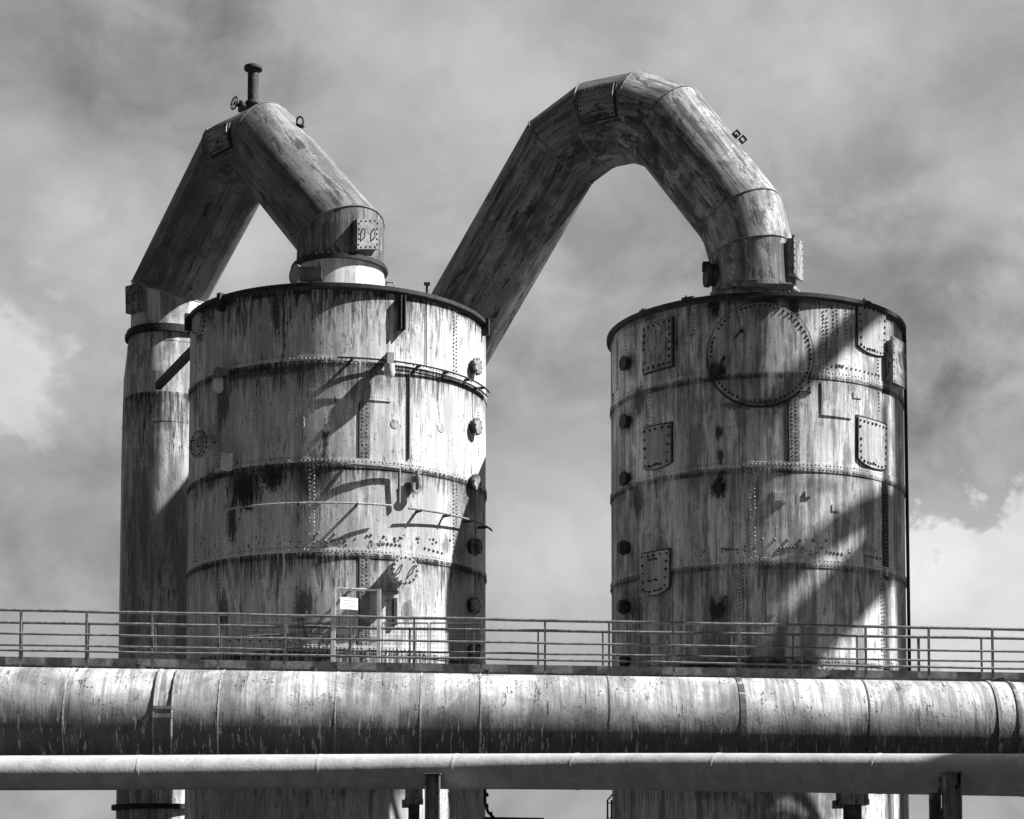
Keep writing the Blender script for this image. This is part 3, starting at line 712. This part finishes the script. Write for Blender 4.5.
c_ = P(300, 124, 40.2); m = MB(); m.disc(c_ - Vector((0, 0, .06)), (.3, -.3, .8), .09, .05, 12)
m.tube([c_ + Vector((.07 * math.cos(a_), 0, .06 + .1 * math.sin(a_))) for a_ in [2 * PI * k / 14 for k in range(15)]], .022, 6); m.build('lifting_eye', 'dark', d1)

# ---- right duct
d2 = thing('gas_duct', (0, 41, 12), 'big many-jointed gas duct arching from behind left vessel to the right one', 'duct', 'bent gas ducts')
n2x, n2y = T2['x'], T2['py']
def py_(px): return 43.6 + (px - 475) * (n2y - 43.6) / (758 - 475)
zl = P(757, 282, n2y - .9).z
q2 = [P(561 - 97 * 1.9, 152.5 + 168.5 * 1.9, 44.9), P(561, 152.5, py_(561)), P(598, 125, py_(598)), P(638, 117, py_(638)), P(670.5, 128, py_(668)), P(742, 219, 39.6), Vector((n2x - .06, n2y, P(755, 254, n2y).z)), Vector((n2x, n2y, zl))]
low = q2[0].copy(); q2 = [Vector((low.x, low.y, 0.2))] + q2
mt = [M['duct2']] * 2 + [M['duct2']] * 2 + [M['duct2b']] * 2 + [M['duct2b'], M['nozzle']]
duct_segments(q2, [.96, .96, .955, .95, .94, .93, .90, .88, .87], d2, mt)
sf = duct_surf(q2[3], q2[4], .94)
ribbed_hatch(sf, [(580, 92), (615, 84), (616, 115), (583, 123)], 'access_hatch', d2, M['hatch'], .06, .1, False, True)
# collar, hatch and gussets at the right vessel's nozzle
m = MB(); band(m, (n2x, n2y), .85, .93, zl - .03, zl + .04); m.build('collar', 'hatch', d2)
ztk = T2['zt']
m = MB(); m.lathe((n2x, n2y), [(.80, zl - .03), (.80, ztk + .2)], 72); m.build('nozzle_cone', M['nozzle'], tank2)
m = MB()
for an in (-58, -8, 42, 75, 128, 180, 232):
    th = R(an); d = Vector((math.sin(th), -math.cos(th), 0)); c0 = Vector((n2x, n2y, 0))
    vs = [c0 + d * .79 + Vector((0, 0, zl - .04)), c0 + d * .79 + Vector((0, 0, ztk + .2)), c0 + d * 1.30 + Vector((0, 0, ztk + .14)), c0 + d * .90 + Vector((0, 0, zl - .04))]
    s_ = Vector((d.y, -d.x, 0)) * .012; vv = [v + s_ for v in vs] + [v - s_ for v in vs]
    m.add(vv, [(0, 1, 2, 3), (7, 6, 5, 4), (0, 4, 5, 1), (1, 5, 6, 2), (2, 6, 7, 3), (3, 7, 4, 0)])
m.build('gusset_plate', 'grey', tank2)
m = MB(); m.box(P(766, 287, n2y - 1.1), (1.1, .3, .05)); m.bar(P(766, 287, n2y - 1.1), P(766, 300, n2y - 1.1), .06); m.build('step_plate', 'dark', tank2)
m = MB(); c_ = P(708, 276, n2y - .2); m.tube([(n2x, n2y - .1, c_.z), (c_.x + .05, n2y - .25, c_.z)], .22, 16); m.disc((c_.x + .03, n2y - .25, c_.z), (-1, -.15, 0), .25, .09, 20); m.box((c_.x - .04, n2y - .25, c_.z + .18), (.16, .2, .16)); m.build('side_nozzle', 'dark', d2)
ns2 = duct_surf(Vector((n2x, n2y, zl)), q2[7], .87)
uu = .87 * R(62); b_ = ns2.nrm(uu); zc2 = P(800, 268, n2y).z
m = MB(); rot = Matrix.Rotation(R(62), 3, 'Z'); m.box(Vector((n2x, n2y, zc2)) + b_ * .78, (.46, .30, .76), rot); o = m.build('access_hatch', M['hatch'], d2)
m = MB(); m.box(Vector((n2x, n2y, zc2)) + b_ * .95, (.54, .04, .84), rot)
for i in range(7):
    for sx in (-.24, .24): m.dome(Vector((n2x, n2y, zc2 - .4 + .133 * i)) + b_ * .97 + rot @ Vector((sx, 0, 0)), b_, .024)
m.build('door', M['hatch'], o)
# two reflector plates on the shoulder
m = MB(); c_ = P(736.5, 134, 39.9)
for k in (0, 1):
    cc = c_ + Vector((.13 * k, 0, -.12 * k)); rot = Matrix.Rotation(R(-42), 3, 'Y') @ Matrix.Rotation(R(10), 3, 'X')
    for (dx, dz, sx, sz) in ((-.055, 0, .03, .14), (.055, 0, .03, .14), (0, .055, .14, .03), (0, -.055, .14, .03)): m.box(cc + rot @ Vector((dx, 0, dz)), (sx, .06, sz), rot)
m.bar(c_ + Vector((-.05, .05, -.2)), c_ + Vector((0, 0, 0)), .03); m.build('shackle', 'dark', d2)

# ------------------------------------------------------------------ pipes in front
XL, XR = -14.0, 14.5
def line_y(Y0, Y1, px): return Y0 + (Y1 - Y0) * px / 1024.0
# big gas main
A0 = P(0, 721, 33.0); A1 = P(1024, 735.5, 33.6); dA = (A1 - A0).normalized()
gm = thing('gas_main', A0.lerp(A1, .5), 'broad horizontal gas main crossing in front of both vessels, sunlit on top', 'pipe')
a0 = A0 - dA * 12; a1 = A1 + dA * 14; RG = .93; gs = Cyl(a0, a1, RG)
def long_pipe(mb, S_, L, n=72, k=60):
    vs = []; uv = []
    for i in range(k + 1):
        for j in range(n + 1):
            u = S_.r * (-PI + 2 * PI * j / n); v = L * i / k; vs.append(S_.p(u, v)); uv.append((u, v))
    fs = [(i * (n + 1) + j, i * (n + 1) + j + 1, (i + 1) * (n + 1) + j + 1, (i + 1) * (n + 1) + j) for i in range(k) for j in range(n)]
    mb.add(vs, fs, uv, True)
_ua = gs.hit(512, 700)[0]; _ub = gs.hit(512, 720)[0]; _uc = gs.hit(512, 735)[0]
M['main'] = weathered('gas_main_paint', .66, .36, .022, .5, 'h', (1, 2), speck=.5, mott=.4, bump=.8, soot_shade=(_ub, 1 if _uc > _ub else -1))  # sooty belly colour also carries the underside's shade
Lg = (a1 - a0).length; m = MB(); long_pipe(m, gs, Lg)
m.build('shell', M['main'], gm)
def ring_on(mb, S_, v, wd, h):
    n = 72
    for (x0, x1, h0, h1) in ((0, 0, -.02, h), (0, wd, h, h), (wd, wd, h, -.02)):
        vs = []
        for j in range(n + 1):
            u = S_.r * (-PI + 2 * PI * j / n); vs += [S_.p(u, v + x0, h0), S_.p(u, v + x1, h1)]
        mb.add(vs, [(2 * j, 2 * j + 1, 2 * j + 3, 2 * j + 2) for j in range(n)], None, True)
for (px, wd, h) in ((63, .02, .006), (153, .03, .010), (218, .02, .008), (335, .02, .006), (420, .03, .008), (609, .02, .007), (740, .10, .012), (868, .03, .008), (996, .07, .018), (1016, .07, .018), (-60, .03, .01), (480, .02, .008)):
    m = MB(); v = gs.hit(px, 700)[1]; ring_on(m, gs, v, wd, h); m.build('girth_seam', M['main'] if h < .0121 else M['hatch'], gm)
# strap with little step on the main
m = MB()
for px in (154, 172):
    v = gs.hit(px, 700)[1]; us = [gs.hit(px, y)[0] for y in (672, 680, 690, 700, 710, 720, 730, 745, 753)]
    m.tube([gs.p(u, v, .02) for u in us], .022, 6)
m.build('strap', 'grey', gm)
m = MB(); u, v = gs.hit(163, 716); n = gs.nrm(u); m.bar(gs.p(u, v - .16, .05), gs.p(u, v + .16, .05), .11, .07); m.bar(gs.p(u - .14, v - .16, .03), gs.p(u - .14, v + .16, .03), .05, .05); m.build('step', 'grey', gm)
# walkway behind the crest
wk0 = P(0, 668, 35.0); wk1 = P(1024, 684, 35.6); dw = (wk1 - wk0).normalized(); wk0 -= dw * 11; wk1 += dw * 13
ww = thing('walkway', wk0.lerp(wk1, .5), 'steel walkway deck running behind the crest of the broad gas main', 'walkway')
m = MB(); m.bar(wk0, wk1, 1.35, .05); m.build('deck', 'grey', ww)
m = MB()
for dy in (-.68,): m.bar(wk0 + Vector((0, dy, .06)), wk1 + Vector((0, dy, .06)), .012, .14)
m.build('kick_plate', 'grey', ww)
m = MB()
for dy in (.66,): m.bar(wk0 + Vector((0, dy, .05)), wk1 + Vector((0, dy, .05)), .012, .12)
m.build('kick_plate', M['hatch'], ww)
for k in range(14):
    m = MB(); p = wk0.lerp(wk1, (k + .5) / 14); m.bar(p + Vector((0, -1.4, -.10)), p + Vector((0, .6, -.10)), .08, .1); m.build('bearer', 'dark', ww)
# railings
def railing(label, posts, Y0, Y1, tops, rails, base, wpost, side):
    a = P(0, tops[0], Y0); t = thing('guard_railing', a, label, 'railing', 'walkway railings')
    L = []
    for px in posts:
        Y = line_y(Y0, Y1, px); k = px / 1024.0
        ptop = P(px, tops[0] + (tops[1] - tops[0]) * k, Y); pb = P(px, base[0] + (base[1] - base[0]) * k, Y)
        j = random.uniform(-.012, .012)
        m = MB(); m.bar(pb - Vector((0, 0, .12)), Vector((pb.x + j, ptop.y, ptop.z)), wpost, wpost * .6)
        if side: m.box((pb.x, pb.y, pb.z - .02), (wpost * 2, .1, .03))
        m.build('post', 'rail', t)
    for i, (y0, y1) in enumerate([tops] + rails):
        A = P(0, y0, Y0); B = P(1024, y1, Y1); d = (B - A); L0 = A - d * .45; L1 = B + d * .45; n = 24 * 2
        pts = []
        for k in range(n + 1):
            p = L0.lerp(L1, k / n); pts.append(p + Vector((0, -.03 if i else 0, random.uniform(-.006, .006))))
        m = MB(); m.tube(pts, .028 if i == 0 else .021, 8); m.build('top_rail' if i == 0 else 'mid_rail', 'rail', t)
    return t
fp = [-112, -46, 20, 86, 152, 218, 284, 350, 414, 481, 545, 609, 674, 739, 802, 866, 929, 993, 1056, 1120]
railing('front steel railing along the walkway, nearest and tallest in view', fp, 34.25, 34.85, (610, 629.5), [(633.5, 652), (650, 669)], (668, 684), .06, True)
rp_ = [-110, -44, 22, 88, 155, 221, 285, 349, 410, 474, 538, 603, 667, 731, 793, 857, 919, 982, 1044, 1106]
railing('rear steel railing of the walkway, lower line just before the vessels', rp_, 35.65, 36.2, (622, 638.5), [(645, 662), (661, 677)], (668, 682), .05, False)

# wire mesh fence with gate & sign, between walkway and left vessel
fe = thing('wire_mesh_fence', P(380, 660, 35.75), 'fine wire mesh fence panels behind railings at foot of left vessel', 'fence')
Yf = 35.78
def wires(mb, x0, x1, y0, y1, Y, step=.07, r=.0028):
    a = P(x0, y1, Y); b = P(x1, y0, Y); n = int((b.x - a.x) / step); k = int((b.z - a.z) / step)
    for i in range(n + 1): mb.box((a.x + (b.x - a.x) * i / n, Y, (a.z + b.z) / 2), (r * 2, r * 2, b.z - a.z))
    for i in range(k + 1): mb.box(((a.x + b.x) / 2, Y, a.z + (b.z - a.z) * i / k), (b.x - a.x, r * 2, r * 2))
for (x0, x1) in ((241, 285), (287, 331), (382, 428), (430, 484)):
    m = MB(); wires(m, x0, x1, 624, 668, Yf); o = m.build('mesh_panel', 'dark', fe)
    m = MB(); a = P(x0, 668, Yf); b = P(x1, 623, Yf)
    for (p0, p1) in (((a.x, b.z), (b.x, b.z)), ((a.x, a.z), (b.x, a.z)), ((a.x, a.z), (a.x, b.z)), ((b.x, a.z), (b.x, b.z))): m.bar((p0[0], Yf, p0[1]), (p1[0], Yf, p1[1]), .022)
    m.build('frame', 'grey', o)
ga = thing('wire_mesh_gate', P(356, 668, Yf), 'pale framed wire mesh gate carrying a white notice sign', 'gate')
Yg = 35.7
m = MB(); wires(m, 334, 378, 592, 668, Yg); m.build('mesh_panel', 'grey', ga)
m = MB(); a = P(333, 670, Yg); b = P(379, 589, Yg)
m.bar((a.x, Yg, a.z), (a.x, Yg, b.z), .08); m.bar((b.x, Yg, a.z), (b.x, Yg, b.z), .07); m.bar((a.x + .04, Yg, b.z - .02), (b.x - .035, Yg, b.z - .02), .03); m.bar((a.x + .04, Yg, a.z + .05), (b.x - .035, Yg, a.z + .05), .06)
m.build('frame', 'pale', ga)
sg = thing('notice_sign', P(349, 604, Yg - .04), 'small white notice sign fixed on the wire mesh gate', 'sign')
SR = Matrix.Rotation(R(30), 3, 'Z'); SC = P(349, 603.5, Yg - .12)
m = MB(); m.box(SC, (.36, .012, .22), SR); m.cur = 1
for row, (z, k, w_) in enumerate(((.05, 7, .2), (0, 8, .21), (-.05, 9, .22))):
    for i in range(k): m.box(SC + SR @ Vector((-w_ / 2 + w_ * i / (k - 1), -.008, z)), (.014, .004, .02 if row == 0 else .013), SR)
m.build('board', ['sign', 'ink'], sg)
m = MB(); m.bar(SC + Vector((0, .01, .04)), (SC.x, Yg, SC.z + .04), .02); m.build('bracket', 'dark', sg)

# small pale pipe in front
sp_path = []
for (px, Y, yc) in ((-420, 31.6, 773), (0, 31.5, 773), (250, 31.4, 772), (420, 31.0, 771.5), (560, 30.2, 771.5), (700, 28.9, 772), (860, 27.3, 773.5), (1024, 25.6, 775.2), (1300, 22.8, 779)):
    sp_path.append(P(px, yc, Y))
def cat(pts, k=8):
    o = []
    for i in range(len(pts) - 1):
        p0 = pts[max(i - 1, 0)]; p1 = pts[i]; p2 = pts[i + 1]; p3 = pts[min(i + 2, len(pts) - 1)]
        for j in range(k):
            t_ = j / k; o.append(.5 * ((2 * p1) + (p2 - p0) * t_ + (2 * p0 - 5 * p1 + 4 * p2 - p3) * t_ ** 2 + (3 * p1 - p0 - 3 * p2 + p3) * t_ ** 3))
    return o + [pts[-1]]
sps = cat(sp_path)
sp = thing('service_pipe', sp_path[3], 'slim pale service pipe running below and before the broad gas main', 'pipe')
m = MB(); m.tube(sps, .285, 40, True); m.build('shell', M['smallpipe'], sp)
for px in (137, 318, 450, 580, 716, 876, 1013):
    k = min(range(len(sps) - 1), key=lambda i: abs(512 + F * sps[i].x / sps[i].y - px)); p = sps[k]; d = (sps[k + 1] - sps[k]).normalized()
    m = MB(); m.tube([p - d * .02, p + d * .02], .29, 40); m.build('girth_weld', M['smallpipe'], sp)

# pipe supports
def post_support(px0, px1, ytop, Y, label, braces=False):
    pc = P((px0 + px1) / 2, ytop, Y); t = thing('pipe_support', (pc.x, pc.y, 0), label, 'support', 'posts of the service pipe')
    wd = (px1 - px0) * Y / F
    m = MB(); m.box((pc.x, pc.y, pc.z / 2), (wd - .04, .016, pc.z)); 
    for s in (-1, 1): m.box((pc.x + s * (wd / 2 - .01), pc.y - .0, pc.z / 2), (.02, .2, pc.z))
    m.build('column', M['hatch'], t)
    m = MB(); m.box((pc.x, pc.y, pc.z + .012), (wd + .03, .24, .02)); m.build('cap_plate', 'grey', t)
    if braces:
        m = MB(); 
        m.bar((pc.x - wd * .72, pc.y + .1, 0), (pc.x - wd * .62, pc.y + .1, pc.z - .03), .11, .02); m.bar((pc.x - wd * .95, pc.y + .15, 0), (pc.x - wd * .95, pc.y + .15, pc.z - .25), .10, .10)
        m.bar((pc.x - wd, pc.y + .12, pc.z - 1.0), (pc.x - wd * .4, pc.y + .12, pc.z - .45), .05, .03)
        m.build('brace', 'hatch', t)
    m = MB(); m.box((pc.x, pc.y, .15), (wd + .3, .6, .3)); m.build('foot', 'concrete', t)
    return t
post_support(425, 440, 774.5, 30.35, 'dark slim post gripping the pale service pipe, left of centre')
post_support(943, 960, 773.5, 25.7, 'dark braced post gripping the pale service pipe near right edge', True)
def pier(px, Y, wpx, ytop, label):
    pc = P(px, ytop, Y); t = thing('main_support', (pc.x, pc.y, 0), label, 'support', 'piers under the gas main'); wd = wpx * Y / F
    m = MB(); m.tube([(pc.x, pc.y, 0), (pc.x, pc.y, pc.z - .3)], wd * .33, 20); m.build('column', 'rust', t)
    m = MB(); m.box((pc.x, pc.y, pc.z - .32), (wd * 1.05, wd, .10)); m.box((pc.x, pc.y, pc.z - .12), (wd, wd * .9, .30)); m.bar((pc.x - wd * .7, pc.y, pc.z - .36), (pc.x - wd * .2, pc.y, pc.z - .36), .1, .14)
    m.box((pc.x, pc.y, pc.z + .22), (wd * .8, wd * .8, .42))
    m.build('saddle', M['hatch'], t)
pier(414, 33.3, 17, 783, 'squat saddle pier under the gas main, beside the slim post')
pier(852, 33.6, 28, 784, 'squat saddle pier under gas main before the right vessel')

# odds and ends low between the vessels
bm_ = thing('floor_beam', P(515, 820, 38), 'dark steel beam low down at right foot of left vessel', 'beam')
m = MB(); m.bar(P(484, 821, 38), P(544, 822, 38), .12, .16); m.build('beam', 'dark', bm_)
dp = thing('drain_valve', P(487, 800, 38), 'thin dark drain pipe with small valve beside left vessel foot', 'valve')
m = MB(); m.tube([P(485, 788, 38), P(485, 803, 38), P(488, 812, 38), P(494, 818, 38)], .03, 8); m.build('pipe', 'dark', dp)
for (x, y) in ((486, 795), (486, 806), (490, 814)): m = MB(); m.disc(P(x - .5, y, 38), (1, 0, .2), .04, .06, 12); m.build('valve_body', 'dark', dp)
ld = thing('hoop_ladder', P(609, 819, 38.6), 'thin ladder frame at lower left foot of right vessel', 'ladder')
m = MB(); a = P(607.5, 798, 38.8); 
for x in (607.5, 611.5): p = P(x, 800, 38.8); m.tube([(p.x, 38.8, 0), (p.x, 38.8, p.z)], .018, 6)
m.tube([P(607.5, 800, 38.8), P(613, 794, 38.8)], .018, 6); m.build('stile', 'dark', ld)
m = MB()
for k in range(14): z = P(610, 803, 38.8).z - .3 * k; p0 = P(607.5, 800, 38.8); p1 = P(611.5, 800, 38.8); m.tube([(p0.x, 38.8, z), (p1.x, 38.8, z)], .012, 6) if z > .1 else None
m.build('rung', 'dark', ld)
print('T1', T1['x'], T1['zt'], 'T2', T2['x'], T2['zt'], 'Z', T1['seams'], T2['seams'])

# ------------------------------------------------------------------ unseen casters added beyond the right edge, shaped to throw the slanting shadows
br = thing('shadow_caster_frame', (26, 36, 0), 'tall unseen pipe-and-beam bridge of the works standing beyond the right edge of view', 'occluder')
def member(a, b, r, name, mat='rust', box=False):
    m = MB(); (m.bar(a, b, r * 2) if box else m.tube([a, b], r, 24)); m.build(name, mat, br)
member((26, 32.0, 27.03), (26, 46, 27.03), .56, 'caster_pipe')
member((26, 32.0, 29.85), (26, 36.2, 27.6), .18, 'diagonal', 'dark', True)
member((26, 32.0, 32.1), (26, 46, 32.1), .19, 'caster_beam', 'dark', True)
member((26, 36.65, 0), (26, 36.65, 32.0), .68, 'column', 'dark', True)  # widened to shade the right vessel's far edge
member((26, 45.5, 0), (26, 45.5, 32.0), .33, 'column', 'dark', True)
member((26, 35.55, 0), (26, 35.55, 30.0), .09, 'caster_post', 'dark', True)
hp = thing('shadow_caster_box', (26, 23.4, 0), 'raised unseen box hopper of the works standing beyond the right edge of view', 'blocker')  # unseen box added to shade the slim service pipe
m = MB(); m.box((26, 23.4, 23.4), (1.2, 1.6, 2.6)); m.build('bin', 'rust', hp)
m = MB(); m.bar((26, 23.4, 0), (26, 23.4, 22.15), .3); m.build('column', 'dark', hp)
